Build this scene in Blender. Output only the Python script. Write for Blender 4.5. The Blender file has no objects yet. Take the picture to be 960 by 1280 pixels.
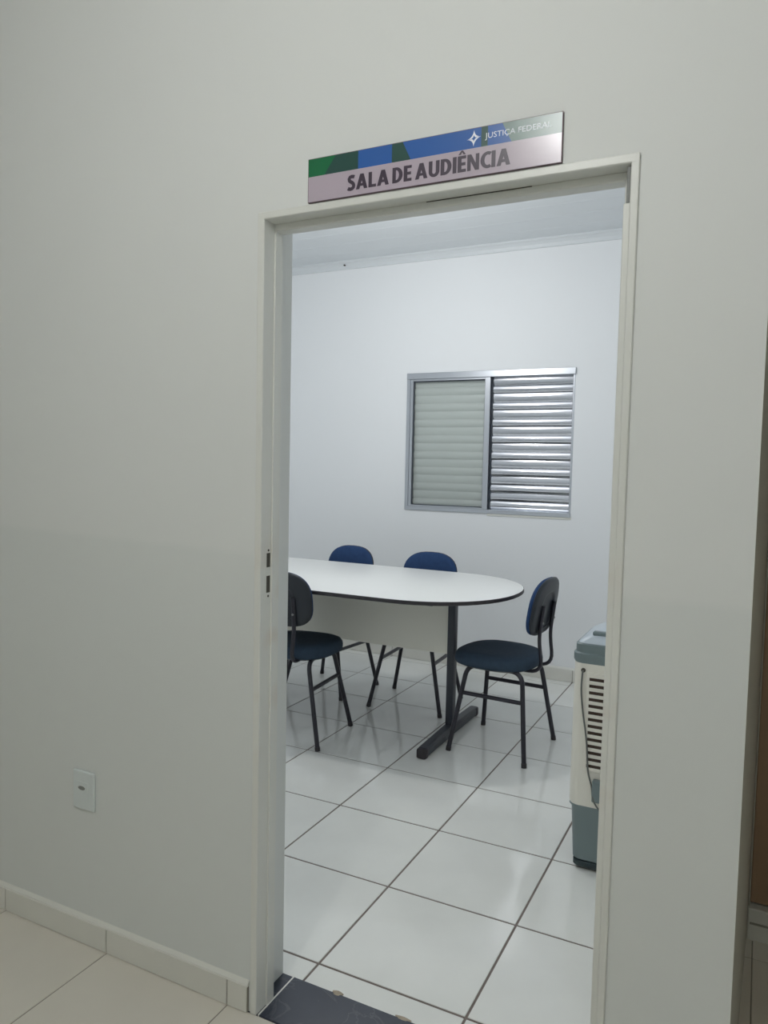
import bpy, bmesh, math, random
from mathutils import Vector, Matrix
random.seed(7)
S = bpy.context.scene
C = S.collection
PI = math.pi

# ------------------------------------------------------------ camera
cam_d = bpy.data.cameras.new('camera'); cam = bpy.data.objects.new('camera', cam_d); C.objects.link(cam)
cam_d.sensor_fit = 'HORIZONTAL'; cam_d.sensor_width = 36.0
cam_d.lens = 937.78 * 36.0 / 960.0
cam_d.clip_start = 0.02
CR = Vector((0.8928726, 0.44981089, 0.0211823)); CU = Vector((-0.04775278, 0.0478051, 0.99771456)); CF = Vector((-0.44777025, 0.8918435, -0.06416358))
m = Matrix.Identity(4)
for i in range(3):
    m[i][0] = CR[i]; m[i][1] = CU[i]; m[i][2] = -CF[i]
m[0][3], m[1][3], m[2][3] = 1.1187, -1.5330, 1.4400
cam.matrix_world = m
S.camera = cam

# ------------------------------------------------------------ world, lamps, exposure
S.view_settings.view_transform = 'Standard'
S.view_settings.look = 'None'
S.view_settings.gamma = 1.0
S.view_settings.use_curve_mapping = False
S.view_settings.exposure = 0.0
S.cycles.max_bounces = 16
S.cycles.diffuse_bounces = 10
S.cycles.glossy_bounces = 6
w = bpy.data.worlds.new('world'); S.world = w; w.use_nodes = True
w.node_tree.nodes['Background'].inputs[0].default_value = (0.02, 0.025, 0.035, 1)
w.node_tree.nodes['Background'].inputs[1].default_value = 0.3

def point_light(name, loc, power, color, radius):
    d = bpy.data.lights.new(name, 'POINT'); d.energy = power; d.color = color; d.shadow_soft_size = radius
    o = bpy.data.objects.new(name, d); C.objects.link(o); o.location = loc
    return o
point_light('room_lamp', (-0.82, 1.83, 2.54), 30.0, (1.0, 1.0, 0.985), 0.06)
point_light('corridor_lamp', (0.36, -1.68, 2.86), 29.6, (0.995, 1.0, 0.99), 0.07)

# ------------------------------------------------------------ materials
def lin(c):
    return tuple(((v / 255) / 12.92 if v / 255 <= 0.04045 else ((v / 255 + 0.055) / 1.055) ** 2.4) for v in c) + (1.0,)

def mat(name, rgb, rough=0.6, metal=0.0, spec=0.5, vary=0.0, vscale=6.0, bump=0.0, bscale=60.0, coat=0.0):
    M = bpy.data.materials.new(name); M.use_nodes = True
    nt = M.node_tree; b = nt.nodes['Principled BSDF']
    c = lin(rgb)
    b.inputs['Base Color'].default_value = c
    b.inputs['Roughness'].default_value = rough
    b.inputs['Metallic'].default_value = metal
    b.inputs['Specular IOR Level'].default_value = spec
    b.inputs['Coat Weight'].default_value = coat
    tc = nt.nodes.new('ShaderNodeTexCoord')
    if vary > 0:
        n = nt.nodes.new('ShaderNodeTexNoise'); n.inputs['Scale'].default_value = vscale; n.inputs['Detail'].default_value = 5
        nt.links.new(tc.outputs['Object'], n.inputs['Vector'])
        r = nt.nodes.new('ShaderNodeMapRange')
        r.inputs['From Min'].default_value = 0.3; r.inputs['From Max'].default_value = 0.7
        r.inputs['To Min'].default_value = 1 - vary; r.inputs['To Max'].default_value = 1 + vary * 0.4
        nt.links.new(n.outputs['Fac'], r.inputs['Value'])
        mx = nt.nodes.new('ShaderNodeVectorMath'); mx.operation = 'SCALE'
        mx.inputs[0].default_value = c[:3]
        nt.links.new(r.outputs['Result'], mx.inputs['Scale'])
        nt.links.new(mx.outputs['Vector'], b.inputs['Base Color'])
    if bump > 0:
        n2 = nt.nodes.new('ShaderNodeTexNoise'); n2.inputs['Scale'].default_value = bscale; n2.inputs['Detail'].default_value = 4
        nt.links.new(tc.outputs['Object'], n2.inputs['Vector'])
        bp = nt.nodes.new('ShaderNodeBump'); bp.inputs['Strength'].default_value = bump; bp.inputs['Distance'].default_value = 0.004
        nt.links.new(n2.outputs['Fac'], bp.inputs['Height'])
        nt.links.new(bp.outputs['Normal'], b.inputs['Normal'])
    return M

def corridor_paint():
    # two coats: satin paint below 1.2 m with a slightly deeper tint, matt paint above
    M = mat('corridor_wall_paint', (226, 226, 221), 0.55, bump=0.12, bscale=18)
    nt = M.node_tree; b = nt.nodes['Principled BSDF']
    g = nt.nodes.new('ShaderNodeNewGeometry'); s = nt.nodes.new('ShaderNodeSeparateXYZ')
    nt.links.new(g.outputs['Position'], s.inputs[0])
    a = nt.nodes.new('ShaderNodeMath'); a.operation = 'MULTIPLY_ADD'   # line dips a little to the right
    a.inputs[1].default_value = 0.02
    nt.links.new(s.outputs['X'], a.inputs[0]); nt.links.new(s.outputs['Z'], a.inputs[2])
    r = nt.nodes.new('ShaderNodeMapRange'); r.inputs['From Min'].default_value = 1.195; r.inputs['From Max'].default_value = 1.215
    nt.links.new(a.outputs[0], r.inputs['Value'])
    mx = nt.nodes.new('ShaderNodeMix'); mx.data_type = 'RGBA'
    nt.links.new(r.outputs['Result'], mx.inputs[0])
    mx.inputs[6].default_value = lin((219, 222, 220)); mx.inputs[7].default_value = lin((224, 226, 224))
    nt.links.new(mx.outputs[2], b.inputs['Base Color'])
    r2 = nt.nodes.new('ShaderNodeMapRange'); r2.inputs['From Min'].default_value = 1.195; r2.inputs['From Max'].default_value = 1.215
    r2.inputs['To Min'].default_value = 0.38; r2.inputs['To Max'].default_value = 0.6
    nt.links.new(a.outputs[0], r2.inputs['Value']); nt.links.new(r2.outputs['Result'], b.inputs['Roughness'])
    return M

def jamb_paint():
    # cream enamel with faint rusty hand marks about a metre up
    M = mat('door_frame_enamel', (222, 223, 218), 0.35, bump=0.1, bscale=25)
    nt = M.node_tree; b = nt.nodes['Principled BSDF']
    tc = nt.nodes.new('ShaderNodeNewGeometry'); s = nt.nodes.new('ShaderNodeSeparateXYZ')
    nt.links.new(tc.outputs['Position'], s.inputs[0])
    n = nt.nodes.new('ShaderNodeTexNoise'); n.inputs['Scale'].default_value = 7
    nt.links.new(tc.outputs['Position'], n.inputs['Vector'])
    d = nt.nodes.new('ShaderNodeMath'); d.operation = 'SUBTRACT'; d.inputs[1].default_value = 0.95
    nt.links.new(s.outputs['Z'], d.inputs[0])
    ab = nt.nodes.new('ShaderNodeMath'); ab.operation = 'ABSOLUTE'; nt.links.new(d.outputs[0], ab.inputs[0])
    r = nt.nodes.new('ShaderNodeMapRange'); r.inputs['From Min'].default_value = 0.05; r.inputs['From Max'].default_value = 0.4
    r.inputs['To Min'].default_value = 1; r.inputs['To Max'].default_value = 0
    nt.links.new(ab.outputs[0], r.inputs['Value'])
    r2 = nt.nodes.new('ShaderNodeMapRange'); r2.inputs['From Min'].default_value = 0.5; r2.inputs['From Max'].default_value = 0.75
    r2.inputs['To Max'].default_value = 0.5
    nt.links.new(n.outputs['Fac'], r2.inputs['Value'])
    mu = nt.nodes.new('ShaderNodeMath'); mu.operation = 'MULTIPLY'
    nt.links.new(r.outputs['Result'], mu.inputs[0]); nt.links.new(r2.outputs['Result'], mu.inputs[1])
    mx = nt.nodes.new('ShaderNodeMix'); mx.data_type = 'RGBA'
    nt.links.new(mu.outputs[0], mx.inputs[0])
    mx.inputs[6].default_value = lin((222, 223, 218)); mx.inputs[7].default_value = lin((196, 172, 150))
    nt.links.new(mx.outputs[2], b.inputs['Base Color'])
    return M

def glass_mat():
    M = bpy.data.materials.new('dusty_window_glass'); M.use_nodes = True
    nt = M.node_tree; nt.nodes.clear()
    out = nt.nodes.new('ShaderNodeOutputMaterial')
    t = nt.nodes.new('ShaderNodeBsdfTransparent'); t.inputs[0].default_value = (0.975, 0.985, 0.98, 1)
    d = nt.nodes.new('ShaderNodeBsdfDiffuse'); d.inputs[0].default_value = lin((222, 230, 226))
    gl = nt.nodes.new('ShaderNodeBsdfGlossy'); gl.inputs['Roughness'].default_value = 0.03
    fr = nt.nodes.new('ShaderNodeFresnel'); fr.inputs[0].default_value = 1.45
    m1 = nt.nodes.new('ShaderNodeMixShader'); m1.inputs[0].default_value = 0.10
    m2 = nt.nodes.new('ShaderNodeMixShader')
    nt.links.new(t.outputs[0], m1.inputs[1]); nt.links.new(d.outputs[0], m1.inputs[2])
    nt.links.new(fr.outputs[0], m2.inputs[0]); nt.links.new(m1.outputs[0], m2.inputs[1]); nt.links.new(gl.outputs[0], m2.inputs[2])
    nt.links.new(m2.outputs[0], out.inputs[0])
    return M

def marble_mat():
    M = mat('dark_marble', (44, 50, 62), 0.3)
    nt = M.node_tree; b = nt.nodes['Principled BSDF']
    tc = nt.nodes.new('ShaderNodeTexCoord')
    n = nt.nodes.new('ShaderNodeTexNoise'); n.inputs['Scale'].default_value = 5; n.inputs['Detail'].default_value = 8; n.inputs['Distortion'].default_value = 1.2
    nt.links.new(tc.outputs['Object'], n.inputs['Vector'])
    d = nt.nodes.new('ShaderNodeMath'); d.operation = 'SUBTRACT'; d.inputs[1].default_value = 0.5
    nt.links.new(n.outputs['Fac'], d.inputs[0])
    ab = nt.nodes.new('ShaderNodeMath'); ab.operation = 'ABSOLUTE'; nt.links.new(d.outputs[0], ab.inputs[0])
    r = nt.nodes.new('ShaderNodeMapRange'); r.inputs['From Max'].default_value = 0.012
    r.inputs['To Min'].default_value = 0.14; r.inputs['To Max'].default_value = 0
    nt.links.new(ab.outputs[0], r.inputs['Value'])
    n3 = nt.nodes.new('ShaderNodeTexNoise'); n3.inputs['Scale'].default_value = 9; n3.inputs['Detail'].default_value = 6
    nt.links.new(tc.outputs['Object'], n3.inputs['Vector'])
    mm = nt.nodes.new('ShaderNodeMix'); mm.data_type = 'RGBA'
    nt.links.new(n3.outputs['Fac'], mm.inputs[0]); mm.inputs[6].default_value = lin((40, 46, 60)); mm.inputs[7].default_value = lin((60, 66, 80))
    mx = nt.nodes.new('ShaderNodeMix'); mx.data_type = 'RGBA'
    nt.links.new(r.outputs['Result'], mx.inputs[0]); nt.links.new(mm.outputs[2], mx.inputs[6]); mx.inputs[7].default_value = lin((150, 152, 155))
    nt.links.new(mx.outputs[2], b.inputs['Base Color'])
    return M

def wood_mat():
    M = mat('brown_wood', (96, 66, 48), 0.5)
    nt = M.node_tree; b = nt.nodes['Principled BSDF']
    tc = nt.nodes.new('ShaderNodeTexCoord'); mp = nt.nodes.new('ShaderNodeMapping'); mp.inputs['Scale'].default_value = (14, 14, 1.2)
    n = nt.nodes.new('ShaderNodeTexNoise'); n.inputs['Scale'].default_value = 3; n.inputs['Detail'].default_value = 6
    nt.links.new(tc.outputs['Object'], mp.inputs[0]); nt.links.new(mp.outputs[0], n.inputs['Vector'])
    mx = nt.nodes.new('ShaderNodeMix'); mx.data_type = 'RGBA'
    nt.links.new(n.outputs['Fac'], mx.inputs[0]); mx.inputs[6].default_value = lin((164, 136, 108)); mx.inputs[7].default_value = lin((142, 116, 92))
    nt.links.new(mx.outputs[2], b.inputs['Base Color'])
    return M

M = {}
M['corr'] = corridor_paint()
M['room'] = mat('room_wall_paint', (239, 241, 243), 0.6, bump=0.1, bscale=18)
M['pvc'] = mat('white_pvc_ceiling', (219, 223, 226), 0.45)
M['ceilc'] = mat('corridor_ceiling_paint', (228, 228, 226), 0.6)
M['enamel'] = jamb_paint()
M['tile_room'] = mat('white_glazed_tile', (231, 232, 228), 0.11, vary=0.05, vscale=4)
M['grout_room'] = mat('brown_grout', (122, 112, 106), 0.8, vary=0.2, vscale=20)
M['tile_corr'] = mat('beige_glazed_tile', (222, 217, 207), 0.3, vary=0.04, vscale=5)
M['grout_corr'] = mat('grey_grout', (150, 146, 136), 0.85)
M['base_tile'] = mat('pale_skirting_tile', (222, 221, 214), 0.35, vary=0.04)
M['plaster'] = mat('white_plaster_fillet', (226, 226, 220), 0.7)
M['mortar'] = mat('tan_mortar', (176, 164, 146), 0.9, vary=0.15, vscale=80)
M['marble'] = marble_mat()
M['alu'] = mat('aluminium', (196, 200, 206), 0.3, metal=1.0)
M['alu_slat'] = mat('aluminium_slat', (198, 200, 206), 0.16, metal=1.0)
M['alu_lightened'] = mat('lightened_dull_aluminium', (228, 232, 231), 0.42, metal=0.1)  # slat aluminium with its colour lightened for the dim slats behind the glass
M['glass'] = glass_mat()
M['gasket'] = mat('dark_gasket_and_gap', (60, 66, 76), 0.6)  # glass gasket, also the painted shadow gap and the dark backing
M['white_lam'] = mat('white_laminate', (238, 239, 237), 0.35)
M['dark_edge'] = mat('dark_edge_band', (50, 47, 50), 0.5)
M['panel'] = mat('cream_panel', (236, 234, 222), 0.5)
M['steel'] = mat('dark_grey_painted_steel', (52, 56, 64), 0.38)
M['leg'] = mat('charcoal_tube', (40, 39, 48), 0.35)
M['navy'] = mat('navy_upholstery', (43, 68, 108), 0.85, spec=0.25, vary=0.12, vscale=40, bump=0.3, bscale=400)
M['navy_seat'] = mat('dark_navy_seat', (54, 70, 86), 0.8, spec=0.25, vary=0.1, vscale=40, bump=0.3, bscale=400)
M['shell'] = mat('black_plastic_shell', (36, 41, 48), 0.42)
M['metal'] = mat('steel_bolt', (150, 150, 150), 0.35, metal=1.0)
M['cooler_white'] = mat('off_white_plastic', (224, 221, 210), 0.4)
M['cooler_grey'] = mat('blue_grey_plastic', (112, 126, 128), 0.4)
M['cooler_lid'] = mat('pale_blue_grey_plastic', (184, 194, 202), 0.35)
M['cooler_dark'] = mat('dark_teal_plastic', (40, 54, 58), 0.5)
M['slot'] = mat('dark_brown_backing', (66, 52, 44), 0.8)
M['cord'] = mat('grey_cord', (104, 106, 102), 0.5)
M['plate'] = mat('white_switch_plastic', (214, 221, 221), 0.3)
M['hole'] = mat('dark_hole', (72, 68, 60), 0.8)
M['hinge'] = mat('grey_hinge_steel', (128, 130, 128), 0.5)
M['wood'] = wood_mat()
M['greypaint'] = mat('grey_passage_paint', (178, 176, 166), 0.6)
M['sg_lilac'] = mat('sign_lilac', (186, 174, 186), 0.22)
M['sg_edge'] = mat('sign_edge', (104, 86, 94), 0.4)
M['sg_green'] = mat('sign_green', (34, 112, 72), 0.22)
M['sg_dgreen'] = mat('sign_dark_green', (46, 82, 76), 0.22)
M['sg_blue'] = mat('sign_blue', (48, 98, 172), 0.22)
M['sg_glare'] = mat('sign_glare_grey_green', (100, 126, 120), 0.26)  # right end of the band, with the glare put into its colour
M['sg_ink'] = mat('sign_ink', (66, 55, 70), 0.3)
M['sg_white'] = mat('sign_white', (232, 238, 246), 0.3)

# ------------------------------------------------------------ helpers
def link(name, bm, material, parent=None, smooth=None, loc=None):
    me = bpy.data.meshes.new(name)
    bmesh.ops.recalc_face_normals(bm, faces=bm.faces)
    bm.to_mesh(me); bm.free()
    mats = material if isinstance(material, (list, tuple)) else [material]
    for k in mats: me.materials.append(M[k])
    if smooth is not None:
        me.shade_smooth(); me.set_sharp_from_angle(angle=math.radians(smooth))
    o = bpy.data.objects.new(name, me); C.objects.link(o)
    if parent is not None: o.parent = parent
    if loc is not None: o.location = loc
    return o

def tag(o, label=None, cat=None, group=None, kind=None):
    if label: o['label'] = label
    if cat: o['category'] = cat
    if group: o['group'] = group
    if kind: o['kind'] = kind
    return o

def thing(name, label, cat, loc, rz=0.0, group=None):
    o = bpy.data.objects.new(name, None); C.objects.link(o)
    o.location = loc; o.rotation_euler = (0, 0, rz); o.empty_display_size = 0.1
    return tag(o, label, cat, group)

def nb(): return bmesh.new()

def box(bm, x0, x1, y0, y1, z0, z1, bev=0.0, seg=1):
    r = bmesh.ops.create_cube(bm, size=1.0)
    vs = r['verts']
    for v in vs:
        v.co = Vector((x0 + (v.co.x + .5) * (x1 - x0), y0 + (v.co.y + .5) * (y1 - y0), z0 + (v.co.z + .5) * (z1 - z0)))
    if bev > 0:
        es = list({e for v in vs for e in v.link_edges})
        bmesh.ops.bevel(bm, geom=es, offset=bev, segments=seg, affect='EDGES', profile=0.5)
    return bm

def bxo(name, mt, parent, dims, bev=0.0, seg=1, smooth=None):
    return link(name, box(nb(), *dims, bev=bev, seg=seg), mt, parent, smooth)

def prism(bm, pts, z0, z1):
    a = [bm.verts.new((x, y, z0)) for x, y in pts]; b = [bm.verts.new((x, y, z1)) for x, y in pts]
    n = len(pts)
    bm.faces.new(a[::-1]); bm.faces.new(b)
    for i in range(n): bm.faces.new((a[i], a[(i + 1) % n], b[(i + 1) % n], b[i]))
    return bm

def round_path(pts, rad, seg=5):
    pts = [Vector(p) for p in pts]; out = [pts[0]]
    for i in range(1, len(pts) - 1):
        r = rad[i] if isinstance(rad, (list, tuple)) else rad
        a, b, c = pts[i - 1], pts[i], pts[i + 1]
        d1 = (a - b); d2 = (c - b)
        t = min(r, d1.length * .48, d2.length * .48)
        p, q = b + d1.normalized() * t, b + d2.normalized() * t
        for k in range(seg + 1):
            s = k / seg
            out.append(p.lerp(b, s).lerp(b.lerp(q, s), s))
    out.append(pts[-1]); return out

def tube(bm, path, r, n=8, caps=True, flat=1.0):
    path = [Vector(p) for p in path]; rings = []
    up = None
    for i, p in enumerate(path):
        t = (path[min(i + 1, len(path) - 1)] - path[max(i - 1, 0)]).normalized()
        if up is None:
            up = Vector((1, 0, 0)) if abs(t.x) < 0.9 else Vector((0, 1, 0))
        up = (up - t * up.dot(t)).normalized(); sd = t.cross(up)
        rings.append([bm.verts.new(p + up * (r * math.cos(2 * PI * k / n)) + sd * (r * flat * math.sin(2 * PI * k / n))) for k in range(n)])
    for a, b in zip(rings, rings[1:]):
        for k in range(n): bm.faces.new((a[k], a[(k + 1) % n], b[(k + 1) % n], b[k]))
    if caps:
        bm.faces.new(rings[0][::-1]); bm.faces.new(rings[-1])
    return bm

def loft(bm, rings, cap0=True, cap1=True):
    rv = [[bm.verts.new(p) for p in r] for r in rings]; n = len(rv[0])
    for a, b in zip(rv, rv[1:]):
        for k in range(n): bm.faces.new((a[k], a[(k + 1) % n], b[(k + 1) % n], b[k]))
    if cap0: bm.faces.new(rv[0][::-1])
    if cap1: bm.faces.new(rv[-1])
    return bm

def dup(root, loc, rz, label):
    r = root.copy(); C.objects.link(r); r.location = loc; r.rotation_euler = (0, 0, rz); r['label'] = label
    for ch in list(root.children):
        c = ch.copy(); C.objects.link(c); c.parent = r
        for g in list(ch.children):
            d = g.copy(); C.objects.link(d); d.parent = c
    return r

# ------------------------------------------------------------ dimensions
WT = 0.165                      # thickness of the wall with the doorway
RX0, RX1, RY1 = -2.7, 0.98, 3.485
RZ = 2.955
CX0, CX1, CY0, CZ = -3.0, 2.3, -2.35, 2.98
OX0, OX1, OZ = -0.022, 0.90, 2.055     # masonry opening
DL0, DL1, DR0, DR1, DT = -0.010, 0.010, 0.866, 0.882, 2.044
WX0, WX1, WZ0, WZ1 = -1.229, -0.010, 1.108, 2.098   # window

# ------------------------------------------------------------ floors made of tiles
def tiles(name, mt, grout, x0, x1, y0, y1, lx, ly, sx, sy, gapx, gapy, label, holes=()):
    fl = link(name, box(nb(), x0, x1, y0, y1, -0.06, -0.0022), grout); tag(fl, label, None, None, 'structure')
    def cuts(a, b, o, s):
        k = math.ceil((a - o) / s - 1e-6); c = [a]
        while o + k * s < b - 1e-6:
            if o + k * s > a + 1e-6: c.append(o + k * s)
            k += 1
        return c + [b]
    xs, ys = cuts(x0, x1, lx, sx), cuts(y0, y1, ly, sy)
    cache = {}
    for i in range(len(xs) - 1):
        for j in range(len(ys) - 1):
            a0, a1 = xs[i] + (gapx / 2 if i else 0), xs[i + 1] - gapx / 2
            b0, b1 = ys[j] + (gapy / 2 if j else 0), ys[j + 1] - gapy / 2
            if a1 - a0 < 0.015 or b1 - b0 < 0.015: continue
            key = (round(a1 - a0, 4), round(b1 - b0, 4))
            if key not in cache:
                o = link('floor_tile', box(nb(), -(a1 - a0) / 2, (a1 - a0) / 2, -(b1 - b0) / 2, (b1 - b0) / 2, -0.009, 0, bev=0.0012), mt, fl)
                cache[key] = o.data
            else:
                o = bpy.data.objects.new('floor_tile', cache[key]); C.objects.link(o); o.parent = fl
            o.location = ((a0 + a1) / 2, (b0 + b1) / 2, random.uniform(-0.0003, 0.0))
    return fl
tiles('floor', 'tile_room', 'grout_room', RX0, RX1, WT, RY1, 0.0449, 0.2485, 0.4496, 0.4496, 0.0070, 0.0080, 'glossy white square floor tiles with brown grout inside the room')
tiles('floor', 'tile_corr', 'grout_corr', CX0, 1.114, CY0, -0.001, -0.0815, 0.0, 0.4395, 0.4395, 0.0035, 0.0035, 'beige square floor tiles in the corridor before the doorway')
tiles('floor', 'tile_corr', 'grout_corr', 1.114, CX1, CY0, 0.985, 1.16, 0.0, 0.4395, 0.4395, 0.0035, 0.0035, 'beige floor tiles of the dim side passage at the right')

# threshold: dark stone slab with a small cut piece at its left end
th = bpy.data.objects.new('trim_1', None); C.objects.link(th)
tag(th, 'dark veined stone threshold slab lying across the doorway', None, None, 'structure')
link('threshold_slab', box(nb(), 0.016, OX1, -0.001, WT, -0.03, 0.002, bev=0.0015), 'marble', th)
link('threshold_slab', box(nb(), OX0, 0.0125, -0.001, WT, -0.03, 0.001, bev=0.0015), 'marble', th)
link('grout_line', box(nb(), 0.012, 0.0165, 0.0, WT, -0.03, 0.0012), 'plaster', th)
for gx_, gw_, gd_ in ((0.155, .016, .010), (0.352, .022, .007)):     # crumbs of tan mortar at the joint with the room tiles
    b_ = nb()
    loft(b_, [[Vector((gx_ + gw_ * k * math.cos(a) * (1 + .25 * math.sin(3 * a)), WT + .001 + gd_ * k * math.sin(a), z)) for a in [2 * PI * i / 12 for i in range(12)]] for k, z in ((1, .0005), (.9, .0024), (.5, .0032))])
    link('mortar_patch', b_, 'mortar', th)

# ------------------------------------------------------------ walls
def struct(name, bm, mt, label, smooth=None):
    return tag(link(name, bm, mt, None, smooth), label, None, None, 'structure')
def two_faced(name, boxes, label):
    # corridor paint outside, room paint on faces that look into the room
    bm = nb()
    for d in boxes: box(bm, *d)
    for f in bm.faces:
        f.normal_update()
        f.material_index = 1 if f.normal.y > 0.5 else 0
    return struct(name, bm, ['corr', 'room'], label)
bm = nb()
prism(bm, [(CX0, 0), (DL0 + .006, 0), (DL0 + .006, .02), (OX0, .02), (OX0, WT), (CX0, WT)], -0.05, 3.0)
prism(bm, [(DR1 - .006, 0), (1.114, 0), (1.1201, WT), (OX1, WT), (OX1, .02), (DR1 - .006, .02)], -0.05, 3.0)
prism(bm, [(DL0 + .006, 0), (DR1 - .006, 0), (DR1 - .006, .02), (DL0 + .006, .02)], DT - .006, 3.0)
prism(bm, [(OX0, .02), (OX1, .02), (OX1, WT), (OX0, WT)], OZ, 3.0)
bmesh.ops.recalc_face_normals(bm, faces=bm.faces)
for f in bm.faces:
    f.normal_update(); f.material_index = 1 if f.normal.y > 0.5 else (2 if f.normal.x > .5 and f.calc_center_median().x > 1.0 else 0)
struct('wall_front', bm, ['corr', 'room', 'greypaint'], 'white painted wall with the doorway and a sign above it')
bm = prism(nb(), [(RX1, WT), (1.1201, WT), (1.143, 0.98), (1.143, RY1 + .15), (RX1, RY1 + .15)], -0.05, 3.05)
bmesh.ops.recalc_face_normals(bm, faces=bm.faces)
for f in bm.faces:
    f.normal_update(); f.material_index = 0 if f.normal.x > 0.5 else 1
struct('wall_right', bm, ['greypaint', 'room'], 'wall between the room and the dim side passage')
bm = nb()
box(bm, RX0 - .1, WX0, RY1, RY1 + .15, -0.05, 3.05); box(bm, WX1, RX1, RY1, RY1 + .15, -0.05, 3.05)
box(bm, WX0, WX1, RY1, RY1 + .15, -0.05, WZ0); box(bm, WX0, WX1, RY1, RY1 + .15, WZ1, 3.05)
struct('wall_back', bm, 'room', 'white back wall of the room around the shuttered window')
struct('wall_left', box(nb(), RX0 - .1, RX0, WT, RY1, -0.05, 3.05), 'room', 'white left wall of the room')
# corridor shell behind and beside the photographer
struct('wall_corridor_left', box(nb(), CX0 - .1, CX0, CY0, 0, -0.05, 3.0), 'corr', 'white end wall of the corridor on the left')
struct('wall_corridor_opposite', box(nb(), CX0 - .1, CX1 + .1, CY0 - .1, CY0, -0.05, 3.0), 'corr', 'white corridor wall facing the doorway')
struct('wall_corridor_right', box(nb(), CX1, CX1 + .1, CY0, 1.1, -0.05, 3.0), 'corr', 'white corridor wall on the right')
struct('ceiling', box(nb(), CX0 - .1, CX1 + .1, CY0 - .1, 0.0, CZ, 3.0), 'ceilc', 'flat white corridor ceiling')
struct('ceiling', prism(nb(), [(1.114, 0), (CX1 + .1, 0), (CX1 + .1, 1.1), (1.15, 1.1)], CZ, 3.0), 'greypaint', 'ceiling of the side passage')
# room ceiling of PVC planks
ce = struct('ceiling', box(nb(), RX0, RX1, WT, RY1, RZ + 0.012, RZ + .09), 'pvc', 'white plank ceiling of the room')
pd = None
npl = 16; pw = (RY1 - WT) / npl
for i in range(npl):
    if pd is None:
        o = link('ceiling_plank', box(nb(), RX0, RX1, -pw / 2 + .0006, pw / 2 - .0006, RZ, RZ + 0.012, bev=0.0012), 'pvc', ce); pd = o.data
    else:
        o = bpy.data.objects.new('ceiling_plank', pd); C.objects.link(o); o.parent = ce
    o.location = (0, WT + (i + .5) * pw, 0)
# cornice
def cornice(name, x0, x1, y0, y1, sx, sy, label):
    bm = nb()
    prof = [(0, 0), (0.042, 0), (0.042, -0.012), (0.03, -0.018), (0.016, -0.034), (0.012, -0.05), (0.012, -0.058), (0, -0.058)]
    rings = []
    for (x, y) in ((x0, y0), (x1, y1)):
        rings.append([Vector((x + sx * p, y + sy * p, RZ + q)) for p, q in prof])
    loft(bm, rings)
    return struct(name, bm, 'pvc', label)
cornice('trim_2', RX0, RX1, RY1, RY1, 0, -1, 'narrow white cornice along the top of the back wall')
cornice('trim_3', RX1, RX1, WT, RY1 - .043, -1, 0, 'narrow white cornice along the top of the right wall')
cornice('trim_4', RX0, RX0, WT, RY1 - .043, 1, 0, 'narrow white cornice along the top of the left wall')
nl = link('nail', tube(nb(), [(-1.763, RY1 - .02, 2.925), (-1.763, RY1 - .034, 2.923)], 0.006, 8), 'hole')
tag(nl, 'small dark nail head in the cornice at upper left', 'nail')

# ------------------------------------------------------------ skirting
def skirting(name, label, x0, x1, y, h, th_, o_, pitch, gap=0.004, sgn=-1):
    rt = bpy.data.objects.new(name, None); C.objects.link(rt); tag(rt, label, None, None, 'structure')
    bk = link('plaster_fillet', None or prism_fillet(x0, x1, y, h, th_, sgn), 'plaster', rt)
    link('grout_bed', box(nb(), x0 + .001, x1 - .001, *sorted((y, y + sgn * th_ * .7)), 0.0015, h - .002), 'grout_corr', rt)
    xs = [x0]; k = math.ceil((x0 - o_) / pitch)
    while o_ + k * pitch < x1 - 0.01:
        if o_ + k * pitch > x0 + 0.01: xs.append(o_ + k * pitch)
        k += 1
    xs.append(x1)
    for i in range(len(xs) - 1):
        a, b = xs[i] + gap / 2, xs[i + 1] - gap / 2
        ya, yb = sorted((y, y + sgn * th_ * random.uniform(.93, 1.0)))
        link('skirting_tile', box(nb(), a, b, ya, yb, 0.001, h + random.uniform(-.001, .001), bev=0.001), 'base_tile', rt)
    return rt
def prism_fillet(x0, x1, y, h, t, sgn):
    bm = nb(); rings = []
    for x in (x0, x1):
        rings.append([Vector((x, y, h - .002)), Vector((x, y + sgn * t * .8, h - .002)), Vector((x, y + sgn * t * .72, h + .004)), Vector((x, y, h + .013))])
    return loft(bm, rings)
skirting('baseboard_front', 'pale tiled skirting along the corridor wall left of the doorway', CX0, -0.016, 0.0, 0.072, 0.011, -0.0815, 0.4395)
skirting('baseboard_front_right', 'pale tiled skirting right of the doorway', 0.886, 1.112, 0.0, 0.072, 0.011, -0.0815, 0.4395)
skirting('baseboard_back', 'pale tiled skirting along the back wall of the room', RX0, RX1, RY1, 0.083, 0.011, 0.0449, 0.4496)

# ------------------------------------------------------------ door frame (leaf removed)
fr = bpy.data.objects.new('door_1', None); C.objects.link(fr)
tag(fr, 'cream enamelled door frame without a leaf', None, None, 'structure')
RB, FD = 0.038, 0.075      # rebate depth, frame depth
STP = 0.017                # stop projection
STL = 0.004
bm = nb()
box(bm, DL0, DL1, -0.0058, FD, 0.0, DT - .003, bev=0.002)
box(bm, DL1 - .001, DL1 + STL, RB, FD - .006, 0.0, DT - .004, bev=0.001)
box(bm, OX0 - .002, DL0 + .002, 0.022, FD, 0.0, DT, bev=0.0)
link('jamb', bm, 'enamel', fr)
bm = nb()
box(bm, DR0, DR1, -0.0058, FD, 0.0, DT - .003, bev=0.002)
box(bm, DR0 - STP, DR0 + .001, RB, FD, 0.0, DT - .004, bev=0.0025)
box(bm, DR1 - .002, OX1 + .002, 0.022, FD, 0.0, DT, bev=0.0)
link('jamb', bm, 'enamel', fr)
bm = nb()
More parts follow.
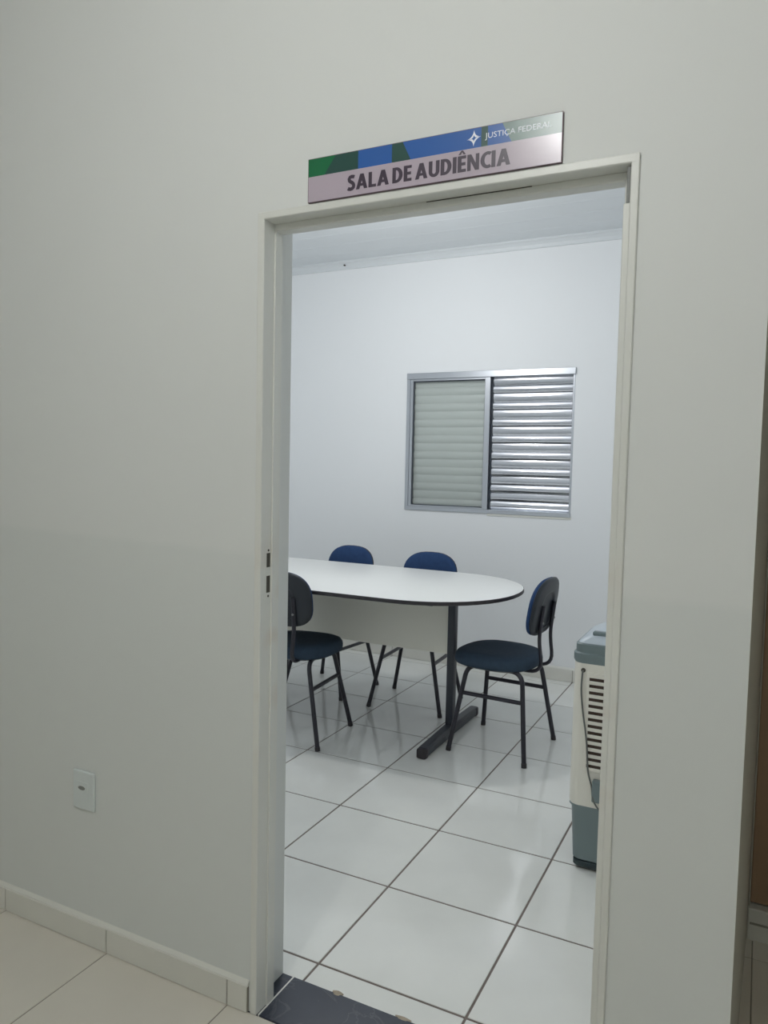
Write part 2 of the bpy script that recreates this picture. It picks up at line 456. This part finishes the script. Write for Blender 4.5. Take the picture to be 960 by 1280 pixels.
box(bm, DL0, DR1, -0.006, FD, DT - .018, DT, bev=0.002)
box(bm, DL1 - .002, DR0 + .002, RB + .0004, FD, DT - .018 - STP, DT - .016, bev=0.0025)
box(bm, DL0, DR1, 0.022, FD, DT - .002, OZ + .002)
link('head', bm, 'enamel', fr)
# painted strip filling the hinge rebate, starting below the top hinge
bxo('hinge_stile', 'enamel', fr, (DR0 - 0.012, DR0 + .001, -0.003, 0.03, 0.0, 1.952), bev=0.0015)
bxo('hinge', 'hinge', fr, (DR0 - 0.008, DR0 - .001, 0.002, 0.034, 1.953, 2.022), bev=0.001)
# seam in the head
bxo('head_seam', 'hole', fr, (0.42, 0.66, RB - 0.0012, RB + .002, DT - .0195, DT - .0175))
# lock keeper
for z0, z1 in ((1.172, 1.208), (1.107, 1.150)):
    k = bxo('lock_slot', 'hole', fr, (DL1 - .001, DL1 + .0008, 0.019, 0.034, z0, z1))
    k['label'] = 'dark slot for the lock'
for z in (1.215, 1.098):
    link('screw', tube(nb(), [(DL1 - .001, 0.0265, z), (DL1 + .0012, 0.0265, z)], 0.0032, 8), 'hole', fr)
bxo('keeper_plate', 'enamel', fr, (DL1 - .001, DL1 + .0004, 0.012, 0.040, 1.088, 1.226))

# ------------------------------------------------------------ dim passage at the right: step and wooden door
py = 0.985
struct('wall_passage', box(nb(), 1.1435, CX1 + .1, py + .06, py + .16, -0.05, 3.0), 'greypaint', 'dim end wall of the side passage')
st = struct('trim_5', box(nb(), 1.1435, CX1, py - .01, py + .06, -0.03, 0.098, bev=0.003), 'base_tile', 'tiled step under the brown door')
link('step_joint', box(nb(), 1.150, CX1, py - .0125, py - .009, 0.05, 0.056), 'grout_corr', st)
d2 = bpy.data.objects.new('door_2', None); C.objects.link(d2); tag(d2, 'brown wooden door at the end of the side passage', None, None, 'structure')
link('door_leaf', box(nb(), 1.148, 2.02, py + .018, py + .055, 0.104, 2.16, bev=0.003), 'wood', d2)
for (a, b, c, d) in ((1.27, 1.56, .3, 1.0), (1.64, 1.93, .3, 1.0), (1.27, 1.56, 1.12, 2.0), (1.64, 1.93, 1.12, 2.0)):
    link('door_panel', box(nb(), a, b, py + .012, py + .02, c, d, bev=0.006), 'wood', d2)
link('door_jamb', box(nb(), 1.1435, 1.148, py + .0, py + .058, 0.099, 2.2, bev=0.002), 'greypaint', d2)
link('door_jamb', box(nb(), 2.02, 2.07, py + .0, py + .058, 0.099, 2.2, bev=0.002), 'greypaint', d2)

# ------------------------------------------------------------ window with aluminium shutter
wn = bpy.data.objects.new('window_1', None); C.objects.link(wn); tag(wn, 'aluminium sliding window with slatted shutters and one glass sash', None, None, 'structure')
fy0, fy1 = RY1 - 0.012, RY1 + 0.09
MX0, MX1 = -0.640, -0.592
bxo('top_rail', 'alu', wn, (WX0, WX1 + .004, fy0 - .004, fy1, WZ1 - .042, WZ1 + .002), bev=0.002)
bxo('bottom_rail', 'alu', wn, (WX0, WX1, fy0, fy1, WZ0, WZ0 + .028), bev=0.002)
bxo('left_stile', 'alu', wn, (WX0, WX0 + .026, fy0, fy1, WZ0 + .026, WZ1 - .040), bev=0.002)
bxo('right_stile', 'alu', wn, (WX1 - .014, WX1, RY1 - .003, fy1, WZ0 + .026, WZ1 - .040), bev=0.002)
# glass sash on the left
sx0, sx1, sz0, sz1 = WX0 + .026, MX1, WZ0 + .028, WZ1 - .042
ss = bxo('sash_stile', 'alu', wn, (MX0 + .008, MX1, fy0 + .003, RY1 + .028, sz0, sz1), bev=0.002)
bxo('sash_stile', 'alu', wn, (sx0, sx0 + .022, fy0 + .006, RY1 + .028, sz0, sz1), bev=0.002)
bxo('sash_rail', 'alu', wn, (sx0 + .022, MX0 + .008, fy0 + .006, RY1 + .028, sz1 - .014, sz1), bev=0.0015)
bxo('sash_rail', 'alu', wn, (sx0 + .022, MX0 + .008, fy0 + .006, RY1 + .028, sz0, sz0 + .010), bev=0.0015)
g1, g2, g3, g4 = sx0 + .022, MX0 + .008, sz0 + .010, sz1 - .014
bm = nb()
for d in ((g1, g2, RY1 + .006, RY1 + .012, g4 - .006, g4), (g1, g2, RY1 + .006, RY1 + .012, g3, g3 + .005),
          (g1, g1 + .005, RY1 + .006, RY1 + .012, g3 + .005, g4 - .006), (g2 - .005, g2, RY1 + .006, RY1 + .012, g3 + .005, g4 - .006)):
    box(bm, *d)
link('gasket', bm, 'gasket', wn)
bxo('glass_pane', 'glass', wn, (g1, g2, RY1 + .0125, RY1 + .0165, g3, g4))
# shutters: sixteen slats each, every second one bulges more
def slat_bm(x0, x1, h, amp):
    prof = []
    n = 9
    for i in range(n + 1):
        t = i / n
        prof.append((-amp * math.sin(PI * t) ** 0.8 - 0.003 * (1 - t), h * (0.5 - t)))
    prof2 = [(y + .0015, z) for y, z in prof]
    ring0 = [Vector((x0, y, z)) for y, z in prof + prof2[::-1]]
    ring1 = [Vector((x1, y, z)) for y, z in prof + prof2[::-1]]
    return loft(nb(), [ring0, ring1])
NS = 16
def shutter(x0, x1, y, mt='alu_slat'):
    sh = bpy.data.objects.new('shutter', None); C.objects.link(sh); sh.parent = wn
    ph = (sz1 - sz0) / NS; cache = {}
    for i in range(NS):
        a = 0.0098 if i % 2 else 0.0052
        if a not in cache:
            o = link('slat', slat_bm(x0, x1, ph * 1.0, a), mt, sh, 40); cache[a] = o.data
        else:
            o = bpy.data.objects.new('slat', cache[a]); C.objects.link(o); o.parent = sh
        o.location = (0, y, sz1 - (i + .5) * ph)
    return sh
shutter(sx0 + .02, MX1 - .01, RY1 + .048, 'alu_lightened')
s2 = shutter(MX1 + .014, WX1 - .014, RY1 + .030)
bxo('shadow_gap_strip', 'gasket', s2, (MX1 + .0005, MX1 + .014, RY1 + .022, RY1 + .05, sz0, sz1))  # dark strip painted as the shadow gap beside the recessed shutter
bxo('dark_backing', 'gasket', wn, (WX0 + .01, WX1 - .01, RY1 + .078, RY1 + .088, sz0, sz1))  # added dark sheet behind the slats, stands in for the night outside
bxo('plaster_patch', 'plaster', wn, (MX1, WX1 + .006, RY1 - .006, RY1 + .006, WZ0 - .016, WZ0 + .004), bev=0.002)

# ------------------------------------------------------------ sign over the door
SX, SZ, SW, SH = 0.134, 2.047, 0.598, 0.100
sg = thing('door_sign', 'long lilac door sign with a blue and green band above the doorway', 'sign', (SX, 0, SZ))
link('sign_board', box(nb(), 0, SW, -0.006, -0.0002, 0, SH, bev=0.0006), 'sg_edge', sg)
VB = 0.585
def poly(bm, pts, y, mi=0):
    f = bm.faces.new([bm.verts.new((u * SW, y, v * SH)) for u, v in pts]); f.material_index = mi
bm = nb()
u0, u1, v0, v1 = .003, .997, .015, .985
def slab(name, pts, mt, y=-0.0063, parent=sg):
    b = nb()
    front = [b.verts.new((u * SW, y, v * SH)) for u, v in pts]; back = [b.verts.new((u * SW, -0.0058, v * SH)) for u, v in pts]
    b.faces.new(front); b.faces.new(back[::-1])
    n = len(pts)
    for i in range(n): b.faces.new((front[i], back[i], back[(i + 1) % n], front[(i + 1) % n]))
    return link(name, b, mt, parent)
slab('lower_panel', [(u0, v0), (u1, v0), (u1, VB), (u0, VB)], 'sg_lilac')
slab('band_piece', [(u0, VB), (.075, VB), (.125, v1), (u0, v1)], 'sg_green')
slab('band_piece', [(.075, VB), (.224, VB), (.224, v1), (.125, v1)], 'sg_dgreen')
slab('band_piece', [(.224, VB), (.366, VB), (.366, v1), (.224, v1)], 'sg_blue')
slab('band_piece', [(.366, VB), (.443, VB), (.410, v1), (.366, v1)], 'sg_dgreen')
slab('band_piece', [(.443, VB), (.714, VB), (.714, v1), (.410, v1)], 'sg_blue')
slab('band_piece', [(.714, VB), (.738, VB), (.738, v1), (.714, v1)], 'sg_dgreen')
slab('band_piece', [(.738, VB), (.824, VB), (.790, v1), (.738, v1)], 'sg_blue')
slab('band_piece', [(.824, VB), (u1, VB), (u1, v1), (.790, v1)], 'sg_glare')
def lettering(name, text, ua, ub, va, vb, mt, bold, cap_only=None):
    cu = bpy.data.curves.new(name, 'FONT'); cu.body = text; cu.size = 1.0; cu.offset = bold; cu.resolution_u = 3
    t = bpy.data.objects.new('tmp', cu); C.objects.link(t)
    ref = bpy.data.curves.new('ref', 'FONT'); ref.body = 'E'; ref.size = 1.0; ref.offset = bold
    t2 = bpy.data.objects.new('tmp2', ref); C.objects.link(t2)
    bpy.context.view_layer.update()
    dg = bpy.context.evaluated_depsgraph_get()
    me = bpy.data.meshes.new_from_object(t.evaluated_get(dg)); mr = bpy.data.meshes.new_from_object(t2.evaluated_get(dg))
    zs = [v.co.y for v in mr.vertices]; zb, zt = min(zs), max(zs)
    xs = [v.co.x for v in me.vertices]; xa, xb = min(xs), max(xs)
    for v in me.vertices:
        u = ua + (v.co.x - xa) / (xb - xa) * (ub - ua); q = va + (v.co.y - zb) / (zt - zb) * (vb - va)
        v.co = Vector((u * SW, -0.0066, q * SH))
    bpy.data.objects.remove(t); bpy.data.objects.remove(t2)
    b = nb(); b.from_mesh(me)
    r = bmesh.ops.extrude_face_region(b, geom=list(b.faces))
    for e in r['geom']:
        if isinstance(e, bmesh.types.BMVert): e.co.y = -0.0060
    o = link(name, b, mt, sg); bpy.data.meshes.remove(me); bpy.data.meshes.remove(mr)
    return o
def arc(cx_, cy_, ro, ri, a0, a1, n_=10):
    q = []
    for i in range(n_):
        t0, t1 = [math.radians(a0 + (a1 - a0) * k / n_) for k in (i, i + 1)]
        q.append([(cx_ + ro[0] * math.cos(t0), cy_ + ro[1] * math.sin(t0)), (cx_ + ro[0] * math.cos(t1), cy_ + ro[1] * math.sin(t1)),
                  (cx_ + ri[0] * math.cos(t1), cy_ + ri[1] * math.sin(t1)), (cx_ + ri[0] * math.cos(t0), cy_ + ri[1] * math.sin(t0))])
    return q
def rc(x0, x1, y0, y1): return [(x0, y0), (x1, y0), (x1, y1), (x0, y1)]
def sweep(pts, wd):
    P = [Vector(p) for p in pts]; L_ = []
    for i, p in enumerate(P):
        t = (P[min(i + 1, len(P) - 1)] - P[max(i - 1, 0)]).normalized(); nn = Vector((-t.y, t.x)) * wd / 2
        L_.append(((p + nn)[:], (p - nn)[:]))
    return [[a[0], b[0], b[1], a[1]] for a, b in zip(L_, L_[1:])]
sk = .245
E_ = [rc(0, sk, 0, 1), rc(sk, .54, 0, .18), rc(sk, .50, .41, .59), rc(sk, .54, .82, 1)]
D_ = [rc(0, sk, 0, 1), rc(sk, .26, 0, .18), rc(sk, .26, .82, 1)] + arc(.26, .5, (.46, .5), (.20, .32), -90, 90, 12)
GL = {'A': (.84, [[(0, 0), (.25, 0), (.55, 1), (.29, 1)], [(.59, 0), (.84, 0), (.55, 1), (.29, 1)], rc(.17, .67, .2, .37)]),
      'L': (.55, [rc(0, sk, 0, 1), rc(sk, .55, 0, .185)]), 'D': (.72, D_), 'E': (.54, E_), 'I': (sk, [rc(0, sk, 0, 1)]),
      'Ê': (.54, E_ + [[(.04, 1.08), (.18, 1.08), (.33, 1.32), (.22, 1.32)], [(.22, 1.32), (.33, 1.32), (.51, 1.08), (.37, 1.08)]]),
      'U': (.72, [rc(0, sk, .34, 1), rc(.72 - sk, .72, .34, 1)] + arc(.36, .34, (.36, .355), (.12, .16), 180, 360, 12)),
      'N': (.76, [rc(0, .225, 0, 1), rc(.535, .76, 0, 1), [(0, 1), (.25, 1), (.76, 0), (.51, 0)]]),
      'C': (.62, arc(.46, .5, (.46, .515), (.205, .32), 58, 302, 14)),
      'S': (.55, sweep([(.50, .87), (.40, .905), (.28, .915), (.16, .875), (.105, .78), (.13, .66), (.22, .575), (.33, .51), (.42, .42), (.455, .31), (.43, .19), (.34, .11), (.22, .085), (.12, .10), (.02, .15)], .235))}
def sign_words(text, ua, ub, va, vb):
    polys = []; x = 0
    for c in text:
        if c == ' ': x += .17; continue
        wd, ps = GL[c]; polys += [[(x + p, q) for p, q in f] for f in ps]; x += wd + .075
    tot = x - .075; b = nb()
    for k_, f in enumerate(polys):
        yf = -.0066 - .000012 * (k_ % 40)
        fv = [((ua + p / tot * (ub - ua)) * SW, (va + q * (vb - va)) * SH) for p, q in f]
        a_ = [b.verts.new((p, yf, q)) for p, q in fv]; c_ = [b.verts.new((p, -.0060, q)) for p, q in fv]
        b.faces.new(a_); b.faces.new(c_[::-1])
        for j in range(4): b.faces.new((a_[j], c_[j], c_[(j + 1) % 4], a_[(j + 1) % 4]))
    return link('lettering', b, 'sg_ink', sg)
sign_words('SALA DE AUDIÊNCIA', .180, .822, .130, .465)
lettering('lettering', 'JUSTIÇA FEDERAL', .728, .962, .735, .845, 'sg_white', 0.0)
# emblem: hollow four-pointed star of two curled strokes
def star_pts(k, cx, cy, s):
    P = [(0.0, 1.0), (1.0, 0.12), (-0.05, -1.0), (-1.0, -0.12)]
    out = []
    for i in range(4):
        a, b = Vector(P[i]), Vector(P[(i + 1) % 4])
        c = (a + b) * 0.13
        for j in range(6):
            t = j / 6
            q = a.lerp(c, t).lerp(c.lerp(b, t), t)
            out.append((cx + q.x * k * .0152 * s / SW, cy + q.y * k * .0165 / SH))
    return out
eb = nb()
so = star_pts(1.0, .687, .785, 1.0); si = star_pts(0.44, .687, .785, 1.0)
n = len(so)
for i in range(n):
    if i in (5, 17): continue
    a, b_, c, d = so[i], so[(i + 1) % n], si[(i + 1) % n], si[i]
    fv = [eb.verts.new((u * SW, -0.0066, v * SH)) for u, v in (a, b_, c, d)]; bv = [eb.verts.new((u * SW, -0.0060, v * SH)) for u, v in (a, b_, c, d)]
    eb.faces.new(fv); eb.faces.new(bv[::-1])
    for j in range(4): eb.faces.new((fv[j], bv[j], bv[(j + 1) % 4], fv[(j + 1) % 4]))
link('emblem', eb, 'sg_white', sg)

# ------------------------------------------------------------ wall outlet
ou = thing('wall_outlet', 'white rectangular outlet plate low on the corridor wall left of the door', 'outlet', (-0.613, 0, 0.466))
link('cover_plate', box(nb(), -.043, .043, -0.009, -0.0002, -.058, .058, bev=0.004, seg=2), 'plate', ou)
link('outlet_insert', box(nb(), -.028, .020, -0.0105, -0.008, -.03, .026, bev=0.001), 'plate', ou)
bm = nb()
loft(bm, [[Vector((-.004 + .014 * k * math.cos(a), -0.0102 - d, .008 + .006 * k * math.sin(a))) for a in [2 * PI * i / 14 for i in range(14)]] for k, d in ((1.0, 0.0), (1.0, .0012), (.8, .0016))])
link('cable_hole', bm, 'hinge', ou)

# ------------------------------------------------------------ meeting table
TX1, TX0, TYC, TR, TZ = 0.047, -2.27, 2.150, 0.515, 0.80
tb = thing('meeting_table', 'white oval meeting table with dark edge band and cream modesty panel', 'table', ((TX0 + TX1) / 2, TYC, 0))
ox, oy = -(TX0 + TX1) / 2, 0.0
def table_outline(grow):
    pts = []; a = 0.50
    hx = (TX1 - TX0) / 2 + grow; r = TR + grow
    for sgn in (1, -1):
        for i in range(25):
            t = -PI / 2 + PI * i / 24
            c, s = math.cos(t), math.sin(t); e = 2 / 2.12
            x = (hx - a) + a * abs(c) ** e * (1 if c >= 0 else -1); y = r * abs(s) ** e * (1 if s >= 0 else -1)
            pts.append((sgn * x, sgn * y))
    return pts
bm = nb()
loft(bm, [[Vector((x, y, z)) for x, y in table_outline(g)] for g, z in ((-.005, TZ - .0205), (0, TZ - .018), (0, TZ - .003), (-.0015, TZ - .0008))])
edge = link('edge_band', bm, 'dark_edge', tb, 35)
bm = nb()
loft(bm, [[Vector((x, y, z)) for x, y in table_outline(g)] for g, z in ((-.003, TZ - .004), (-.003, TZ - .0004), (-.004, TZ))])
link('tabletop', bm, 'white_lam', tb, 35)
hx = (TX1 - TX0) / 2
PXR = -0.308 - (TX0 + TX1) / 2
for sgn in (1, -1):
    px = sgn * PXR
    fb = nb(); L = 0.375
    ring = []
    def foot_ring(y, k, zt): return [Vector((px + sx * .024 * k, y, z)) for sx, z in ((-1, .010), (1, .010), (1, zt * .7), (.8, zt), (-.8, zt), (-1, zt * .7))]
    loft(fb, [foot_ring(-L, .9, .046), foot_ring(-L + .012, 1, .052), foot_ring(0, 1, .062), foot_ring(L - .012, 1, .052), foot_ring(L, .9, .046)])
    ft = link('foot', fb, 'steel', tb)
    for s in (-1, 1):
        e0, e1 = sorted((s * (L - .035), s * (L + .012)))
        link('end_cap', box(nb(), px - .026, px + .026, e0, e1, 0.0, .05, bev=0.010, seg=2), 'dark_edge', ft, 40)
    link('post', box(nb(), px - .020, px + .020, -.026, .026, .058, TZ - .05, bev=0.006, seg=2), 'steel', tb, 40)
    link('top_bracket', box(nb(), px - .02, px + .02, -.33, .33, TZ - .051, TZ - .0202, bev=0.004), 'steel', tb)
link('modesty_panel', box(nb(), -PXR + .022, PXR - .022, -.009, .009, 0.437, TZ - .03, bev=0.001), 'panel', tb)
link('bolt', tube(nb(), [(PXR - .09, -.44, TZ - .0202), (PXR - .09, -.44, TZ - .029)], .012, 10), 'dark_edge', tb)

# ------------------------------------------------------------ chairs (local: front = +y)
def sell(a, b0, b1, n0, n1, N=36):
    pts = []
    for i in range(N):
        t = 2 * PI * i / N; c, s = math.cos(t), math.sin(t)
        b, nn = (b1, n1) if s >= 0 else (b0, n0)
        pts.append((a * abs(c) ** (2 / nn) * (1 if c >= 0 else -1), b * abs(s) ** (2 / nn) * (1 if s >= 0 else -1)))
    return pts

def make_chair(label):
    t = thing('office_chair', label, 'chair', (0, 0, 0), 0, 'blue chairs around the meeting table')
    # seat cushion: rounded, slightly dished, front edge rolled down
    out = sell(0.212, 0.215, 0.215, 2.6, 2.5)
    rings = []
    for k, z in ((.90, .438), (.965, .439), (.995, .449), (1.0, .466), (.985, .482), (.94, .495), (.85, .502), (.6, .502), (.3, .499), (.08, .498)):
        r = []
        for x, y in out:
            yy = y * k + .034
            drop = max(0, (yy - .10)) ** 2 * 0.4
            r.append(Vector((x * k, yy, z - drop)))
        rings.append(r)
    link('seat', loft(nb(), rings), 'navy_seat', t, 60)
    rings = []
    for k, z in ((.70, .424), (.86, .428), (.93, .437), (.925, .443)):
        rings.append([Vector((x * k, y * k + .034, z - max(0, y * k + .034 - .10) ** 2 * .4)) for x, y in out])
    link('seat_shell', loft(nb(), rings), 'shell', t, 50)
    # backrest: padded front and plastic shell with a recessed centre
    ZC = 0.748
    bo = sell(0.177, 0.138, 0.146, 3.2, 2.6, 40)
    def bend(x, z): return -0.205 + 0.30 * x * x - (z - ZC) * 0.16
    rings = []
    for k, d in ((.985, .000), (1.0, .005), (1.0, .011), (.975, .019), (.92, .025), (.80, .029), (.5, .030), (.2, .029), (.05, .029)):
        rings.append([Vector((x * k, bend(x * k, ZC + z * k) + d, ZC + z * k)) for x, z in bo])
    link('backrest', loft(nb(), rings), 'navy', t, 60)
    rings = []
    for k, d in ((.99, .002), (1.010, -.001), (1.006, -.006), (.97, -.012), (.90, -.015), (.66, -.016), (.60, -.015), (.57, -.008), (.50, -.007), (.2, -.007), (.05, -.007)):
        rr = []
        for x, z in bo:
            kx = k * (1.0 if k > .7 else 0.86); kz = k * (1.0 if k > .7 else 1.05); oz = 0 if k > .7 else -.018
            X, Z = x * kx, ZC + oz + z * kz
            rr.append(Vector((X, bend(X, Z) + d, Z)))
        rings.append(rr)
    link('back_shell', loft(nb(), rings), 'shell', t, 50)
    for s in (-1, 1):
        path = round_path([(s * .075, -.02, .432), (s * .080, -.229, .432), (s * .085, -.206, .60), (s * .085, -.226, .765)], [0, .075, .05, 0], 6)
        up = link('back_support', tube(nb(), path, .0115, 8, flat=0.8), 'leg', t, 50)
        link('bolt', tube(nb(), [(s * .085, -.214, .68), (s * .085, -.228, .681)], .006, 8), 'metal', up)
        # front and rear legs of one side: bent tubes that meet under the seat
        for q in (1, -1):
            path = round_path([(s * .135, 0, .432), (s * .135, q * .145, .432), (s * .222, q * .200, .012)], .06, 6)
            lg = link('leg', tube(nb(), path, .0122, 8), 'leg', t, 50)
            link('foot_cap', tube(nb(), [(s * .2205, q * .199, .020), (s * .2235, q * .201, 0.0)], 0.0142, 8), 'dark_edge', lg, 50)
        f = .29
        kx = .135 + (.222 - .135) * (1 - (f - .012) / .406); ky = .145 + .055 * (1 - (f - .012) / .406)
        link('stretcher', tube(nb(), [(s * kx, -ky, f), (s * kx, ky, f)], .0108, 8), 'leg', t, 50)
    link('cross_bar', box(nb(), -.135, .135, -.012, .012, .422, .436), 'leg', t)
    return t
ch = make_chair('blue office chair at the rounded right end of the table, seen from the side')
ch.location = (-0.019, 2.153, 0); ch.rotation_euler = (0, 0, math.radians(86.0))
dup(ch, (-1.040, 1.785, 0), math.radians(5.1), 'blue office chair with its dark back to the doorway, nearest the left door jamb')
dup(ch, (-0.694, 2.560, 0), math.radians(-176.5), 'right one of two blue chairs behind the table, facing the doorway')
dup(ch, (-1.303, 2.580, 0), math.radians(174.5), 'left one of two blue chairs behind the table, facing the doorway')

# ------------------------------------------------------------ evaporative air cooler behind the right jamb
AX0, AX1, AY0, AY1 = 0.548, 0.94, 1.12, 1.44
ac = thing('air_cooler', 'white and grey portable air cooler standing just inside the doorway', 'air cooler', ((AX0 + AX1) / 2, (AY0 + AY1) / 2, 0))
cx, cy = (AX1 - AX0) / 2, (AY1 - AY0) / 2
def rrect(hx_, hy_, r, z, N=5, ox_=0.0, oy_=0.0):
    out = []
    for qx, qy, a0 in ((1, 1, 0), (-1, 1, PI / 2), (-1, -1, PI), (1, -1, 3 * PI / 2)):
        for i in range(N + 1):
            a = a0 + PI / 2 * i / N
            out.append(Vector((ox_ + qx * (hx_ - r) + r * math.cos(a), oy_ + qy * (hy_ - r) + r * math.sin(a), z)))
    return out
def stack(rows): return loft(nb(), [rrect(*q) for q in rows])
# tank
link('water_tank', stack([(cx - .028, cy - .014, .03, .032), (cx - .020, cy - .006, .03, .04), (cx - .010, cy - .004, .03, .225), (cx - .002, cy - .001, .03, .234), (cx - .004, cy - .002, .03, .238)]), 'cooler_grey', ac, 40)
link('base', stack([(cx - .030, cy - .010, .02, .010), (cx - .024, cy - .006, .02, .016), (cx - .024, cy - .006, .02, .034)]), 'cooler_dark', ac, 40)
for a in (-1, 1):
    for b in (-1, 1):
        link('caster', tube(nb(), [(a * (cx - .06) - .01, b * (cy - .05), .013), (a * (cx - .06) + .01, b * (cy - .05), .013)], .013, 12), 'cooler_dark', ac, 40)
# body: three-sided shell with an opening for the rear grille
gx0, gx1, gz0, gz1 = 0.611 - (AX0 + AX1) / 2, 0.87 - (AX0 + AX1) / 2, 0.378, 0.712
link('body', stack([(cx - .003, cy - .001, .035, .238), (cx - .001, cy, .035, .246), (cx - .002, cy, .035, .50), (cx - .003, cy, .035, .752)]), 'cooler_white', ac, 40)
gr = bxo('rear_grille', 'cooler_white', ac, (gx0 - .012, gx1 + .012, -cy - .004, -cy + .002, gz0 - .012, gz1 + .012), bev=0.002)
bxo('grille_backing', 'slot', gr, (gx0, gx1, -cy - .0048, -cy - .0035, gz0, gz1))  # plain dark brown plate behind the louvers
NSL = 14; p_ = (gz1 - gz0) / NSL
sd = None
for i in range(NSL + 1):
    if sd is None:
        o = bxo('louver', 'cooler_white', gr, (gx0 - .001, gx1 + .001, -cy - .009, -cy - .0045, -.0064, .0064), bev=0.002); sd = o.data
    else:
        o = bpy.data.objects.new('louver', sd); C.objects.link(o); o.parent = gr
    o.location = (0, 0, gz0 + i * p_)
for xx in (0.06, 0.13, 0.20):
    bxo('grille_bar', 'cooler_white', gr, (gx0 + xx - .003, gx0 + xx + .003, -cy - .0085, -cy - .0045, gz0, gz1))
# top collar, sloping lid, handle
link('top_collar', stack([(cx - .004, cy - .001, .035, .752), (cx + .001, cy + .002, .035, .762), (cx + .001, cy + .002, .035, .786), (cx - .006, cy - .004, .03, .790), (cx - .006, cy - .004, .03, .818), (cx - .010, cy - .008, .03, .822)]), 'cooler_grey', ac, 35)
link('lid', stack([(cx - .012, cy - .010, .03, .820), (cx - .020, cy - .016, .03, .832), (cx - .065, cy - .05, .03, .858), (cx - .085, cy - .07, .03, .864)]), 'cooler_lid', ac, 35)
hd = link('handle', box(nb(), -cx + .060, -cx + .20, -cy + .035, -cy + .06, .846, .862, bev=0.004), 'cooler_grey', ac)
link('control_dial', stack([(.028, .028, .027, .862, 5, -cx + .135, 0.02), (.026, .026, .025, .892, 5, -cx + .135, 0.02), (.022, .022, .021, .896, 5, -cx + .135, 0.02)]), 'cooler_lid', ac, 40)
# cord, cord outlet and plug holder on the back
def ap(x, z, d=0.006): return (x - (AX0 + AX1) / 2, -cy - d, z)
cord = round_path([ap(.587, .727, 0), ap(.587, .724, .010), ap(.583, .66), ap(.592, .58), ap(.608, .50, .013), ap(.614, .45, .014), ap(.618, .37, .012), ap(.634, .315), ap(.642, .28, .028), ap(.654, .25, .012), ap(.668, .236, .010), ap(.70, .232, .010)], .03, 4)
link('power_cord', tube(nb(), cord, .0032, 6), 'cord', ac, 60)
link('cord_outlet', tube(nb(), [ap(.588, .728, -.002), ap(.588, .728, .004)], .008, 10), 'hole', ac)
link('plug_holder', box(nb(), .637 - (AX0 + AX1) / 2, .70 - (AX0 + AX1) / 2, -cy - .024, -cy + .001, .268, .346, bev=0.003), 'cooler_grey', ac)
